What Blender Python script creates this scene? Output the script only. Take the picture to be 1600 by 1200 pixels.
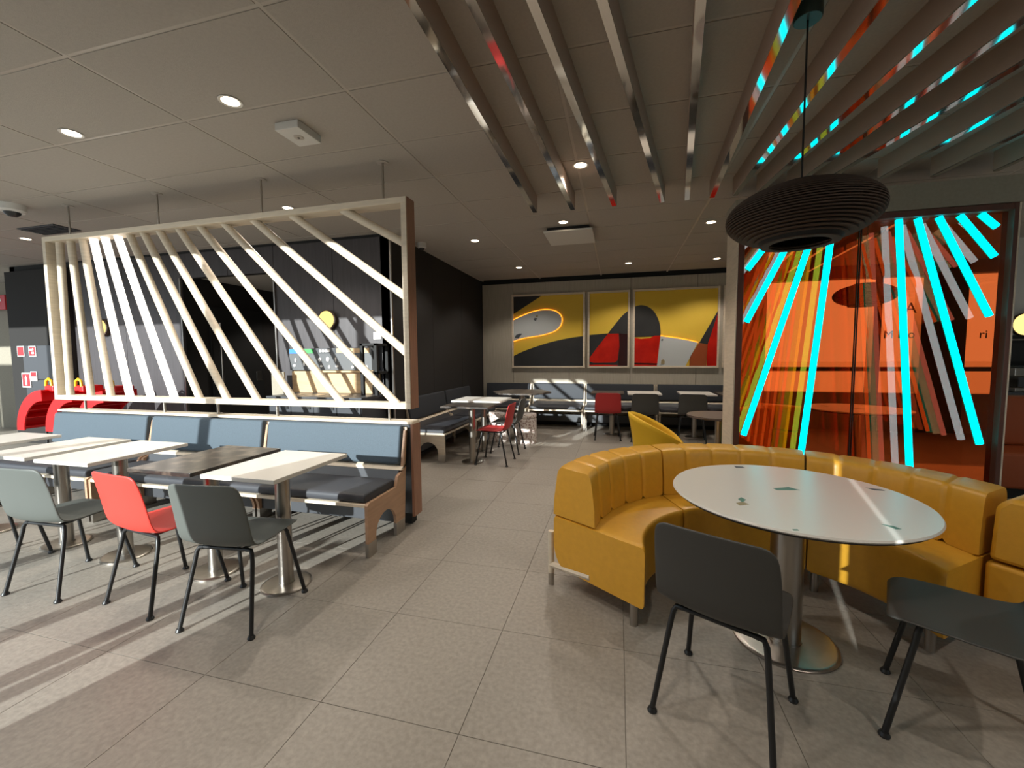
import bpy, bmesh, math, random
from mathutils import Vector, Matrix
random.seed(7)
PI = math.pi
S = bpy.context.scene
COL = S.collection
for o in list(bpy.data.objects):
    bpy.data.objects.remove(o)

# ------------------------------------------------------------------ camera
H = 1.40            # eye height
CEIL = 2.935
PITCH, YAW, ROLL, FPX = .0683, .2516, -.00727, 646.3
cam = bpy.data.cameras.new('camera')
cam.sensor_fit = 'HORIZONTAL'; cam.sensor_width = 36.0
cam.lens = FPX / 1600 * 36.0
cam.clip_start = .02; cam.clip_end = 200
camo = bpy.data.objects.new('camera', cam); COL.objects.link(camo)
d = Vector((-math.sin(YAW)*math.cos(PITCH), math.cos(YAW)*math.cos(PITCH), -math.sin(PITCH)))
r = Vector((math.cos(YAW), math.sin(YAW), 0)); u = r.cross(d)
r2 = math.cos(ROLL)*r + math.sin(ROLL)*u
u2 = -math.sin(ROLL)*r + math.cos(ROLL)*u
camo.matrix_world = Matrix(((r2.x, u2.x, -d.x, 0), (r2.y, u2.y, -d.y, 0), (r2.z, u2.z, -d.z, H), (0, 0, 0, 1)))
S.camera = camo

# ------------------------------------------------------------------ world, sun, exposure
S.view_settings.view_transform = 'Standard'
S.view_settings.look = 'None'
S.view_settings.gamma = 1.0
S.view_settings.use_curve_mapping = False
S.view_settings.exposure = 0.18
w = bpy.data.worlds.new('sky'); S.world = w; w.use_nodes = True
nt = w.node_tree; nt.nodes.clear()
out = nt.nodes.new('ShaderNodeOutputWorld'); bg = nt.nodes.new('ShaderNodeBackground')
bg.inputs['Color'].default_value = (.76, .89, 1.0, 1)      # bright thin overcast
bg.inputs['Strength'].default_value = 1.25
nt.links.new(bg.outputs[0], out.inputs[0])
sun = bpy.data.lights.new('sun', 'SUN'); sun.energy = 8.0; sun.angle = math.radians(.6); sun.color = (.95, 1, .98)
suno = bpy.data.objects.new('sun', sun); COL.objects.link(suno)
sd = Vector((.27, .963, -.268)).normalized()
suno.rotation_euler = sd.to_track_quat('-Z', 'Y').to_euler()
suno.location = (-4, -10, 6)
S.cycles.max_bounces = 10; S.cycles.transparent_max_bounces = 16; S.cycles.glossy_bounces = 6
SPOT_W = 62.0        # every ceiling downlight

# ------------------------------------------------------------------ helpers
def lin(c):
    return tuple((x/12.92 if x <= .04045 else ((x+.055)/1.055)**2.4) for x in [v/255 for v in c])

def mat(name, rgb, rough=.5, metal=0, var=.0, scale=8, bump=0, bscale=None, stretch=None, emit=None, estr=0, coat=0, spec=.5, rgb2=None, detail=4, ramp=None, world=False):
    m = bpy.data.materials.new(name); m.use_nodes = True
    n = m.node_tree; b = n.nodes['Principled BSDF']
    c = lin(rgb)
    b.inputs['Base Color'].default_value = (*c, 1)
    b.inputs['Roughness'].default_value = rough
    b.inputs['Metallic'].default_value = metal
    b.inputs['Coat Weight'].default_value = coat
    b.inputs['Specular IOR Level'].default_value = spec
    if emit:
        b.inputs['Emission Color'].default_value = (*lin(emit), 1)
        b.inputs['Emission Strength'].default_value = estr
    if var or bump or rgb2:
        tc = n.nodes.new('ShaderNodeTexCoord'); mp = n.nodes.new('ShaderNodeMapping')
        if stretch: mp.inputs['Scale'].default_value = stretch
        n.links.new(n.nodes.new('ShaderNodeNewGeometry').outputs['Position'] if world else tc.outputs['Object'], mp.inputs[0])
        nz = n.nodes.new('ShaderNodeTexNoise'); nz.inputs['Scale'].default_value = scale; nz.inputs['Detail'].default_value = detail
        n.links.new(mp.outputs[0], nz.inputs[0])
        if var or rgb2:
            cr = n.nodes.new('ShaderNodeValToRGB')
            lo, hi = ramp or (.3, .7)
            cr.color_ramp.elements[0].position = lo; cr.color_ramp.elements[1].position = hi
            if rgb2: a0, a1 = c, lin(rgb2)
            else: a0, a1 = tuple(x*(1-var) for x in c), tuple(min(1, x*(1+var)) for x in c)
            cr.color_ramp.elements[0].color = (*a0, 1); cr.color_ramp.elements[1].color = (*a1, 1)
            n.links.new(nz.outputs[0], cr.inputs[0]); n.links.new(cr.outputs[0], b.inputs['Base Color'])
        if bump:
            nb = n.nodes.new('ShaderNodeTexNoise'); nb.inputs['Scale'].default_value = bscale or scale*4; nb.inputs['Detail'].default_value = 3
            n.links.new(mp.outputs[0], nb.inputs[0])
            bp = n.nodes.new('ShaderNodeBump'); bp.inputs['Strength'].default_value = bump; bp.inputs['Distance'].default_value = .01
            n.links.new(nb.outputs[0], bp.inputs['Height']); n.links.new(bp.outputs[0], b.inputs['Normal'])
    return m

def glassmix(name, tcol, gcol, fac, rough=0.0):
    m = bpy.data.materials.new(name); m.use_nodes = True
    n = m.node_tree; n.nodes.clear()
    o = n.nodes.new('ShaderNodeOutputMaterial'); mx = n.nodes.new('ShaderNodeMixShader')
    t = n.nodes.new('ShaderNodeBsdfTransparent'); g = n.nodes.new('ShaderNodeBsdfGlossy')
    t.inputs[0].default_value = (*tcol, 1); g.inputs['Color'].default_value = (*gcol, 1); g.inputs['Roughness'].default_value = rough
    mx.inputs[0].default_value = fac
    n.links.new(t.outputs[0], mx.inputs[1]); n.links.new(g.outputs[0], mx.inputs[2]); n.links.new(mx.outputs[0], o.inputs[0])
    return m

def emis(name, rgb, s):
    m = bpy.data.materials.new(name); m.use_nodes = True
    n = m.node_tree; n.nodes.clear()
    o = n.nodes.new('ShaderNodeOutputMaterial'); e = n.nodes.new('ShaderNodeEmission')
    e.inputs[0].default_value = (*lin(rgb), 1); e.inputs[1].default_value = s
    n.links.new(e.outputs[0], o.inputs[0]); return m

class MB:
    def __init__(s): s.v = []; s.f = []
    def add(s, vs, fs):
        k = len(s.v); s.v += [tuple(p) for p in vs]; s.f += [tuple(i+k for i in f) for f in fs]; return s
    def box(s, a, b):
        x0, y0, z0 = a; x1, y1, z1 = b
        return s.add([(x0,y0,z0),(x1,y0,z0),(x1,y1,z0),(x0,y1,z0),(x0,y0,z1),(x1,y0,z1),(x1,y1,z1),(x0,y1,z1)],
                     [(0,3,2,1),(4,5,6,7),(0,1,5,4),(1,2,6,5),(2,3,7,6),(3,0,4,7)])
    def prism(s, poly, axis, lo, hi):
        # poly in the two other axes (in xyz order), extruded along axis
        def P(p, t):
            return (t, p[0], p[1]) if axis == 'x' else (p[0], t, p[1]) if axis == 'y' else (p[0], p[1], t)
        n = len(poly)
        vs = [P(p, lo) for p in poly] + [P(p, hi) for p in poly]
        fs = [tuple(range(n))[::-1], tuple(range(n, 2*n))] + [(i, (i+1) % n, n+(i+1) % n, n+i) for i in range(n)]
        return s.add(vs, fs)
    def path(s, pts, r, n=10, caps=True):
        pts = [Vector(p) for p in pts]; rs = r if isinstance(r, (list, tuple)) else [r]*len(pts)
        vs = []; fs = []; prev = None
        for i, p in enumerate(pts):
            t = (pts[min(i+1, len(pts)-1)] - pts[max(i-1, 0)]).normalized()
            a = prev if prev is not None else (Vector((0,0,1)) if abs(t.z) < .9 else Vector((1,0,0)))
            a = (a - t*a.dot(t)).normalized(); prev = a; b = t.cross(a)
            for k in range(n):
                q = p + rs[i]*(math.cos(2*PI*k/n)*a + math.sin(2*PI*k/n)*b); vs.append(tuple(q))
        for i in range(len(pts)-1):
            for k in range(n):
                fs.append((i*n+k, i*n+(k+1) % n, (i+1)*n+(k+1) % n, (i+1)*n+k))
        if caps:
            fs.append(tuple(range(n))[::-1]); fs.append(tuple(range((len(pts)-1)*n, len(pts)*n)))
        return s.add(vs, fs)
    def lathe(s, prof, n=32, c=(0,0,0), closed=False):
        vs = []; fs = []; m = len(prof)
        for i in range(n):
            a = 2*PI*i/n
            for (rr, z) in prof: vs.append((c[0]+rr*math.cos(a), c[1]+rr*math.sin(a), c[2]+z))
        for i in range(n):
            j = (i+1) % n
            for k in range(m if closed else m-1):
                k2 = (k+1) % m
                fs.append((i*m+k, j*m+k, j*m+k2, i*m+k2))
        if not closed:
            if prof[0][0] > 1e-6: fs.append(tuple(i*m for i in range(n))[::-1])
            if prof[-1][0] > 1e-6: fs.append(tuple(i*m+m-1 for i in range(n)))
        return s.add(vs, fs)
    def grid(s, rows):
        m = len(rows[0]); vs = [p for rw in rows for p in rw]
        return s.add(vs, [(i*m+k, i*m+k+1, (i+1)*m+k+1, (i+1)*m+k) for i in range(len(rows)-1) for k in range(m-1)])
    def build(s, name, m, parent=None, smooth=False, bevel=0, loc=None, recalc=True, segs=2):
        me = bpy.data.meshes.new(name); me.from_pydata(s.v, [], s.f); me.update()
        if recalc:
            bm = bmesh.new(); bm.from_mesh(me); bmesh.ops.remove_doubles(bm, verts=bm.verts, dist=1e-6)
            bmesh.ops.recalc_face_normals(bm, faces=bm.faces); bm.to_mesh(me); bm.free()
        me.materials.append(m)
        if smooth:
            for p in me.polygons: p.use_smooth = True
            if smooth != 'all': me.set_sharp_from_angle(angle=math.radians(40))
        o = bpy.data.objects.new(name, me); COL.objects.link(o)
        if loc: o.location = loc
        if parent: o.parent = parent
        if bevel:
            bv = o.modifiers.new('bevel', 'BEVEL'); bv.width = bevel; bv.segments = segs; bv.limit_method = 'ANGLE'; bv.angle_limit = math.radians(35)
        return o

def thing(name, label, cat, loc=(0,0,0), rz=0, group=None):
    o = bpy.data.objects.new(name, None); COL.objects.link(o); o.empty_display_size = .1
    o.location = loc; o.rotation_euler = (0,0,rz); o['label'] = label; o['category'] = cat
    if group: o['group'] = group
    return o
def tag(o, label, cat, group=None):
    o['label'] = label; o['category'] = cat
    if group: o['group'] = group
    return o
def struct(o): o['kind'] = 'structure'; return o
def plabel(o, l): o['label'] = l; return o
def dup(root, loc, rz, label, group=None):
    r = root.copy(); COL.objects.link(r); r.location = loc; r.rotation_euler = (0,0,rz); r['label'] = label
    if group: r['group'] = group
    for ch in list(root.children):
        c = ch.copy(); COL.objects.link(c); c.parent = r
        for g in list(ch.children):
            e = g.copy(); COL.objects.link(e); e.parent = c
    return r
def share(o, name, loc, parent, m=None):
    c = bpy.data.objects.new(name, o.data); COL.objects.link(c); c.location = loc
    if parent: c.parent = parent
    for md in o.modifiers:
        if md.type == 'BEVEL':
            b = c.modifiers.new('bevel', 'BEVEL'); b.width = md.width; b.segments = md.segments; b.limit_method = 'ANGLE'
    return c

# ------------------------------------------------------------------ materials
M = {}
M['tile'] = mat('floor_tile', (147,140,130), .46, var=.15, scale=48, bump=.08, bscale=70, detail=13, world=True)
M['grout'] = mat('grout', (120,114,106), .8)
M['ceil'] = mat('ceiling_panel', (170,163,154), .9, var=.04, scale=60, bump=.15, bscale=180, world=True)
M['runner'] = mat('ceiling_runner', (176,168,158), .35)
M['void'] = mat('ceiling_void', (40,38,36), .9)
M['birch'] = mat('pale_birch', (214,200,178), .5, var=.08, scale=6, stretch=(1,1,9))
M['birchx'] = mat('pale_birch_long', (222,208,186), .5, var=.08, scale=6, stretch=(1,9,9))
M['oak'] = mat('reddish_oak', (150,108,86), .5, var=.12, scale=5, stretch=(8,8,1))
M['ply'] = mat('plywood_side', (176,140,112), .5, var=.1, scale=5, stretch=(1,1,9))
M['navy'] = mat('navy_upholstery', (67,80,90), .75, var=.12, scale=160, bump=.1, bscale=300)
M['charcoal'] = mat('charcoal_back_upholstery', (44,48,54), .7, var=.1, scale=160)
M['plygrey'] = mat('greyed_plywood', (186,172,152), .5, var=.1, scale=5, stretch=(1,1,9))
M['seatblk'] = mat('charcoal_upholstery', (52,54,60), .55, var=.1, scale=160, bump=.06, bscale=300)
M['darkwood'] = mat('dark_laminate', (64,60,62), .45, var=.18, scale=5, stretch=(9,9,.5))
M['blackwall'] = mat('black_wall', (27,24,22), .8)
M['farwall'] = mat('grey_oak_panel', (176,168,152), .6, var=.09, scale=5, stretch=(12,12,.6))
M['beige'] = mat('beige_wall', (150,143,128), .85, var=.06, scale=40)
M['white'] = mat('white_paint', (205,203,198), .6)
M['steel'] = mat('brushed_steel', (178,172,164), .3, 1.0, var=.06, scale=20, stretch=(1,1,.1))
M['black'] = mat('black_metal', (28,29,30), .4)
M['blackm'] = mat('black_matt', (22,22,22), .75)
M['tabwhite'] = mat('white_laminate', (216,212,204), .28)
M['tabdark'] = mat('dark_marbled_laminate', (52,47,44), .28, rgb2=(112,100,88), scale=14, detail=9, ramp=(.45, .72))
M['grey'] = mat('grey_shell', (88,92,88), .5)
M['dark'] = mat('charcoal_shell', (64,63,60), .5)
M['red'] = mat('red_shell', (226,62,52), .45)
M['deepred'] = mat('deep_red_shell', (176,44,44), .5)
M['leather'] = mat('mustard_leather', (214,158,48), .38, var=.04, scale=30, bump=.05, bscale=140)
M['yellow'] = mat('yellow_fabric', (226,178,30), .7)
M['mirror'] = mat('mirror_film', (225,222,216), .06, 1.0)
M['finside'] = mat('fin_side', (168,146,132), .6)
M['lampblk'] = mat('brown_black_card', (68,52,41), .75)
M['glow'] = emis('downlight_glow', (255,232,200), 9)
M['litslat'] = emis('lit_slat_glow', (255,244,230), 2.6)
M['sconce'] = emis('amber_glow', (255,222,130), 1.5)
M['cyan'] = emis('light_tube_cyan', (0,240,255), 2.2)
M['paletube'] = emis('pale_tube_glow', (215,230,235), 4.6)  # pale to amber: glows that paint reflections of the cyan tubes
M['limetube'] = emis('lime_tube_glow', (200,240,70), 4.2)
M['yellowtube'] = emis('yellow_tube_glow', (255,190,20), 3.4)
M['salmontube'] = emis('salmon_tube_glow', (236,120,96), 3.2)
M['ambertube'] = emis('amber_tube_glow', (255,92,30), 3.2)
M['orangeled'] = emis('orange_led_edge', (255,150,40), 2.2)
M['dichro'] = glassmix('dichroic_front_glass', (.56,.66,.64), (1, .17, .035), .62)
M['dichroback'] = glassmix('dichroic_back_glass', (.30,.52,.48), (.95,.50,.22), .45)
M['pane'] = glassmix('clear_pane', (.97,.98,.98), (1,1,1), .05)
M['redgloss'] = mat('red_mirror_acrylic', (225,40,24), .15, .2, rgb2=(176,22,16), scale=3)
M['maroon'] = mat('maroon_gloss', (48,10,12), .15)
M['artyellow'] = mat('ochre_panel', (226,188,58), .6)
M['artblack'] = mat('black_slate_panel', (36,36,36), .6, var=.2, scale=4)
M['artwhite'] = mat('pale_terrazzo_panel', (186,190,190), .5)
M['terrazzo'] = mat('terrazzo', (206,196,188), .7, rgb2=(146,122,114), scale=38, detail=2, ramp=(.52, .6))
M['redplastic'] = mat('red_plastic', (206,28,30), .35)
M['yellowplastic'] = mat('yellow_plastic', (246,190,30), .4)
M['signred'] = mat('sign_red', (196,36,44), .5)
M['signwhite'] = mat('sign_white', (228,226,222), .5)
M['cabinet'] = mat('slate_cabinet', (66,68,72), .35)
M['boardgrey'] = mat('graphite_board', (84,86,88), .5)
M['tan'] = mat('tan_wood', (196,164,122), .5, var=.08, scale=6, stretch=(1,1,8))
M['blue'] = mat('blue_print', (40,120,200), .5)
M['green'] = mat('green_print', (60,160,80), .5)
M['orange'] = mat('burnt_orange_leather', (150,70,30), .5)
M['pave'] = mat('outdoor_paving', (170,166,158), .9)
M['ink'] = mat('window_lettering', (40,40,40), .6)
M['canopy'] = mat('dark_teal_canopy', (52,70,66), .4)
M['panelwood'] = mat('brown_walnut', (92,54,40), .45, var=.12, scale=5, stretch=(8,8,1))
M['chip'] = mat('teal_chip', (88,130,116), .5)
M['chip2'] = mat('khaki_chip', (150,136,100), .5)
M['chip3'] = mat('slate_chip', (72,78,84), .5)

# ------------------------------------------------------------------ floor: slab with tiles as parts
XL, XR, YF, YB = -14.0, 8.0, -.35, 8.30
fl = struct(MB().box((XL, YF-.25, -.12), (XR, YB+.4, -.004)).build('floor', M['grout']))
def proj(x, y, z):
    q = Vector((x, y, z-H)); zz = q.dot(d)
    return (800+FPX*q.dot(r2)/zz, 600-FPX*q.dot(u2)/zz, zz) if zz > .05 else None
t0 = MB().add([(-.2985,-.2985,0),(.2985,-.2985,0),(.2985,.2985,0),(-.2985,.2985,0),
               (-.2992,-.2992,-.004),(.2992,-.2992,-.004),(.2992,.2992,-.004),(-.2992,.2992,-.004)],
              [(0,1,2,3),(4,5,1,0),(5,6,2,1),(6,7,3,2),(7,4,0,3)])
cells = []
k0 = math.floor((XL+.56)/.6); j0 = math.floor((YF-1.345)/.6)
for i in range(k0, k0+38):
    for j in range(j0, j0+16):
        x = -.56+.6*i+.3; y = 1.345+.6*j+.3
        if x > XR-.2 or y > YB+.2: continue
        p = proj(x, y, 0)
        vis = p and -150 < p[0] < 1750 and p[1] < 1350
        cells.append((0 if vis else 1, -(1/p[2]**2 if p else 0), x, y))
cells.sort()
first = None; rest = MB()
for n_, (a, b_, x, y) in enumerate(cells):
    if n_ < 290:
        if first is None: first = t0.build('tile', M['tile'], fl, loc=(x, y, 0), recalc=False)
        else: share(first, 'tile', (x, y, 0), fl)
    else:
        rest.add([(vx+x, vy+y, vz) for vx, vy, vz in t0.v], t0.f)
ro = rest.build('tile_field', M['tile'], fl, recalc=False); ro['kind'] = 'stuff'

# ------------------------------------------------------------------ ceiling
XO, YO = -2.74, .985   # left of XO the ceiling starts at YO, after an added opening for sun
ce = struct(MB().box((XO, YF, CEIL+.05), (XR, YB+.4, CEIL+.12)).box((XL, YO, CEIL+.05), (XO, YB+.4, CEIL+.12)).build('ceiling', M['void']))
cp = MB().add([(-.589,-.289,0),(.589,-.289,0),(.589,.289,0),(-.589,.289,0),(-.592,-.292,.03),(.592,-.292,.03),(.592,.292,.03),(-.592,.292,.03)],
              [(3,2,1,0),(0,1,5,4),(1,2,6,5),(2,3,7,6),(3,0,4,7)])
first = None
gx0, gy0 = -1.537, 1.585
for i in range(-11, 8):
    for j in range(-4, 12):
        x = gx0+1.2*i+.6; y = gy0+.6*j+.3
        if x+.6 > XR or x-.6 < XL or y-.3 < YF or y > YB+.1 or (x < XO and y < YO): continue
        if first is None: first = cp.build('ceiling_panel', M['ceil'], ce, loc=(x, y, CEIL), recalc=False)
        else: share(first, 'ceiling_panel', (x, y, CEIL), ce)
for i in range(-10, 8):
    x = gx0+1.2*i
    MB().box((x-.012, YO if x < XO+.1 else YF, CEIL+.003), (x+.012, YB, CEIL+.05)).build('ceiling_runner', M['runner'], ce)
for j in range(-3, 12):
    y = gy0+.6*j
    MB().box((XL if y > YO-.1 else XO, y-.012, CEIL+.0035), (XR, y+.012, CEIL+.05)).build('ceiling_runner', M['runner'], ce)

# ------------------------------------------------------------------ walls
def panels(par, m, xs, z0, z1, y, dep, gap=.006):
    for a, b in zip(xs[:-1], xs[1:]):
        MB().box((a+gap/2, y-dep, z0), (b-gap/2, y, z1)).build('wall_panel', m, par, bevel=.002)
wb = struct(MB().box((-2.9, YB+.02, 0), (XR, YB+.14, CEIL+.06)).build('wall_back', M['blackm']))
panels(wb, M['farwall'], [-2.76,-2.1,-.95,.22,1.4,2.6,3.8,5.0,6.2,7.4,8.0], .12, CEIL-.07, YB+.02, .02)
struct(MB().box((-2.76, YB-.015, 0), (XR, YB+.0, .11)).build('baseboard_back', M['blackm']))
# dark hallway flank between the order point and the back wall
wh = struct(MB().box((-2.90, 4.70, 0), (-2.775, YB+.02, CEIL+.03)).build('wall_hall', M['blackm']))
for a, b in ((4.72,5.9),(5.9,7.1),(7.1,8.28)):
    MB().box((-2.775, a+.003, .0), (-2.76, b-.003, CEIL-.005)).build('wall_panel', M['blackwall'], wh)
# dark laminate wall with the corridor opening
wk = struct(MB().box((-4.50, 4.72, 0), (-2.90, 4.84, CEIL+.04)).build('wall_order', M['blackm']))
panels(wk, M['darkwood'], [-4.52,-3.60,-2.745], 0, CEIL-.04, 4.72, .02)
wk2 = struct(MB().box((-9.85, 4.72, 0), (-6.16, 4.84, CEIL+.04)).build('wall_left', M['blackm']))
panels(wk2, M['darkwood'], [-8.4,-7.3,-6.14], 0, CEIL-.04, 4.72, .02)
panels(wk2, M['blackwall'], [-9.85,-8.4], 0, CEIL-.10, 4.70, .06)
wk3 = struct(MB().box((-6.16, 4.72, 2.56), (-4.50, 4.84, CEIL+.04)).build('wall_header', M['blackm']))
panels(wk3, M['darkwood'], [-6.14,-5.3,-4.52], 2.55, CEIL-.04, 4.72, .02)
for x in (-6.15, -4.51):
    struct(MB().box((x-.008, 4.675, 0), (x+.008, 4.70, 2.55)).build('trim_opening', M['steel']))
struct(MB().box((-2.765, 4.68, 0), (-2.745, 4.705, CEIL-.04)).build('trim_corner', M['steel']))
# corridor behind the opening
struct(MB().box((-6.30, 4.84, 0), (-6.16, 8.3, 2.62)).build('wall_corridor_left', M['blackwall']))
struct(MB().box((-4.50, 4.84, 0), (-4.36, 8.3, 2.62)).build('wall_corridor_right', M['blackwall']))
struct(MB().box((-6.30, 8.3, 0), (-4.36, 8.42, 2.62)).build('wall_corridor_end', M['blackwall']))
struct(MB().box((-6.16, 4.84, 2.60), (-4.50, 8.3, 2.64)).build('ceiling_corridor', M['ceil']))
for i, (a, b) in enumerate(((5.10, 6.05), (6.45, 7.45))):
    dr = struct(MB().box((-6.16, a, 0), (-6.13, b, 2.2)).build('door_%d' % (i+1), M['blackm'], bevel=.004))
    MB().path([(-6.06, a+.1, .75), (-6.06, a+.1, 1.95)], .014).build('door_handle', M['steel'], dr, smooth=True)
    MB().box((-6.13, a+.085, .9), (-6.06, a+.115, .93)).box((-6.13, a+.085, 1.8), (-6.06, a+.115, 1.83)).build('handle_bracket', M['steel'], dr)
    MB().box((-6.13, b-.16, 1.0), (-6.118, b-.05, 1.16)).build('lock_plate', M['steel'], dr, bevel=.003)
# far left: beige wall beyond the dark one, left side and right side of the room
struct(MB().box((XL, 5.6, 0), (-9.85, 5.72, CEIL+.04)).build('wall_far_left', M['beige']))
wl = struct(MB().box((XL-.1, YF, 0), (XL, 5.72, .5)).build('window_5', M['beige']))  # glazing added on the unseen left side to let in cool sky light
for y in (YF+.03, 1.6, 3.4, 5.66):
    MB().box((XL-.09, y-.04, .5), (XL-.02, y+.04, CEIL)).build('mullion', M['black'], wl)
struct(MB().box((-9.87, 4.72, 0), (-9.75, 5.6, CEIL+.04)).build('wall_return', M['blackwall']))
struct(MB().box((XR, YF, 0), (XR+.1, YB+.1, CEIL)).build('wall_right', M['white']))

# ------------------------------------------------------------------ glazed front behind the viewer
wf = struct(MB().box((-2.62, YF-.2, 2.95), (XR, YF, 3.6)).build('wall_front', M['beige']))
for i, (a, b) in enumerate(((-2.62, .33), (.40, 2.68), (4.38, 4.50), (5.08, 5.72), (6.50, XR), (XL, -13.2))):
    struct(MB().box((a, YF-.2, 0), (b, YF, 2.95)).build('trim_%d' % (i+1), M['canopy'] if i in (2, 3) else M['beige']))
for i, (a, b, z1) in enumerate(((2.68, 4.38, .69), (4.50, 5.08, .69), (5.72, 6.50, .69), (-13.2, -2.62, .10))):
    wn = struct(MB().box((a, YF-.2, 0), (b, YF, z1)).build('window_%d' % (i+1), M['beige']))
    if i < 3:
        MB().box((a, YF-.14, 1.075), (b, YF-.05, 1.15)).build('transom', M['canopy'], wn)
        MB().box((a, YF-.2, 2.74), (b, YF, 2.95)).build('window_head', M['beige'], wn)
        MB().box((a, YF-.10, z1), (b, YF-.094, 2.74)).build('pane', M['pane'], wn)
    else:
        for x, w_, zt in ((-4.66, .05, 3.9), (-2.895, .033, .85), (-3.025, .042, .85), (-3.5, .06, .85), (-7.6, .05, 3.9), (-10.3, .05, 3.9)):
            MB().box((x-w_, YF-.17, z1), (x+w_, YF-.06, zt)).build('mullion', M['canopy'], wn)
def text(name, s_, size, loc, m, parent=None, rot=(PI/2, 0, 0), ext=.002):
    cu = bpy.data.curves.new(name, 'FONT'); cu.body = s_; cu.size = size; cu.extrude = ext; cu.align_x = 'LEFT'
    o = bpy.data.objects.new(name, cu); COL.objects.link(o)
    dg = bpy.context.evaluated_depsgraph_get(); dg.update()
    me = bpy.data.meshes.new_from_object(o.evaluated_get(dg)); bpy.data.objects.remove(o)
    me.materials.clear(); me.materials.append(m)
    t = bpy.data.objects.new(name, me); COL.objects.link(t); t.location = loc; t.rotation_euler = rot
    if parent: t.parent = parent
    return t
wn2 = bpy.data.objects['window_2']; wn3 = bpy.data.objects['window_3']
struct(MB().box((XL, YO-.02, CEIL+.05), (XO, YO, 3.7)).build('trim_roof_edge', M['beige']))  # unseen upstand along the added ceiling opening
struct(MB().box((.33, YF-.2, 0), (.40, YF, .72)).build('trim_7', M['beige']))
text('lettering', 'A', .26, (4.88, YF-.090, 2.10), M['ink'], wn2)
text('lettering', 'M Do', .20, (4.58, YF-.090, 1.66), M['ink'], wn2)
text('lettering', 'ri', .20, (5.95, YF-.090, 1.64), M['ink'], wn3)
struct(MB().box((-60, -80, -.16), (60, YF-.25, -.12)).build('ground_outside', M['pave']))

# ------------------------------------------------------------------ downlights
DL = [(-2.268,2.092,'above the white tables, nearer of the two front ones'), (-3.624,2.094,'at the left of the ceiling, above the grey chairs'),
      (-1.869,5.339,'in front of the dark hall wall'), (-.632,4.889,'beside the flat ceiling cassette'), (-.312,3.493,'between two mirrored fins'),
      (1.03,5.356,'just left of the glowing glass panel'), (.149,7.32,'above the pictures, in the middle of the back wall'), (1.518,7.384,'above the pictures, nearest the glass panel'),
      (-1.695,7.146,'above the first picture by the dark corner'), (-7.345,3.686,'far left beyond the lattice screen'), (-3.312,3.668,'just above the top rail of the lattice screen'),
      (-5.2,6.4,'inside the dark corridor')]
ring = MB().lathe([(.048,.004),(.062,.0),(.066,-.004),(.062,-.006),(.048,-.002)], 24, closed=True)
disc = MB().lathe([(0,.0),(.048,.0),(.048,.004),(0,.004)], 24)
r0 = d0 = None
def downlight(x, y, z, lab, warm=(1,.90,.79), p=None):
    t = thing('downlight', 'small round recessed downlight '+lab, 'light', (x, y, z), 0, 'recessed ceiling downlights')
    global r0, d0
    if r0 is None:
        r0 = ring.build('trim_ring', M['white'], t, smooth=True); d0 = disc.build('lens', M['glow'], t, loc=(0,0,-.003))
    else:
        share(r0, 'trim_ring', (0,0,0), t); share(d0, 'lens', (0,0,-.003), t)
    l = bpy.data.lights.new('spot', 'SPOT'); l.energy = p or SPOT_W; l.color = warm; l.spot_size = math.radians(125); l.spot_blend = .45; l.shadow_soft_size = .04
    lo = bpy.data.objects.new('bulb', l); COL.objects.link(lo); lo.location = (0,0,-.012); lo.parent = t
for x, y, lab in DL:
    downlight(x, y, CEIL if lab[:6] != 'inside' else 2.60, lab, p=60 if lab[:6] == 'inside' else None)
for x, y, lab in ((-.2,.55,'overhead near the entrance'), (1.7,.8,'overhead to the right of the round table'), (3.9,2.6,'overhead beyond the right edge'),
                  (-4.95,1.35,'overhead by the left windows'), (-1.5,.7,'overhead behind the red chair')):
    downlight(x, y, CEIL, lab)

# ------------------------------------------------------------------ lattice screen
SY0, SY1 = 3.02, 3.15
SXL, SXR, SZ0, SZ1 = -5.78, -1.625, .972, 2.655
ls = thing('lattice_screen', 'pale wooden lattice screen of fanned round bars hung above the blue bench', 'screen', (-3.70, 3.085, .0))
def L(x, y, z): return (x+3.70, y-3.085, z)
T = .048
def lb(n, a, b, m): return MB().box(L(*a), L(*b)).build(n, m, ls, bevel=.003)
lb('top_rail', (SXL, SY0, SZ1-T), (SXR, SY1, SZ1), M['birchx'])
lb('bottom_rail', (SXL, SY0, SZ0), (SXR, SY1, SZ0+T), M['birchx'])
lb('side_post', (SXL, SY0, SZ0+T), (SXL+T, SY1, SZ1-T), M['birch'])
lb('side_post', (SXR-T, SY0, SZ0+T), (SXR, SY1, SZ1-T), M['birch'])
lb('outer_face', (SXR, SY0+.006, SZ0), (SXR+.006, SY1, SZ1), M['oak'])
BT = [-5.634,-5.474,-5.297,-5.15,-4.992,-4.817,-4.655,-4.471,-4.267,-4.028,-3.774,-3.492,-3.163,-2.749,-2.246]
BB = [(-5.655,1),(-5.344,1),(-5.059,1),(-4.792,1),(-4.508,1),(-4.201,1),(-3.881,1),(-3.55,1),(-3.199,1),(-2.793,1),(-2.312,1),(-1.778,1),(SXR-T,1.421),(SXR-T,1.881),(SXR-T,2.307)]
for i, (xt, (xb, zb)) in enumerate(zip(BT, BB)):
    a = Vector(L(xt, 3.085, SZ1-T+.02)); b = Vector(L(xb, 3.085, zb if zb > 1 else SZ0+T-.02))
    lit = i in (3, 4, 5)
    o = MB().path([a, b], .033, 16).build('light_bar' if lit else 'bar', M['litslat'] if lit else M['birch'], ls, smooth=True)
    if lit: plabel(o, 'glowing white bar')
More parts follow.
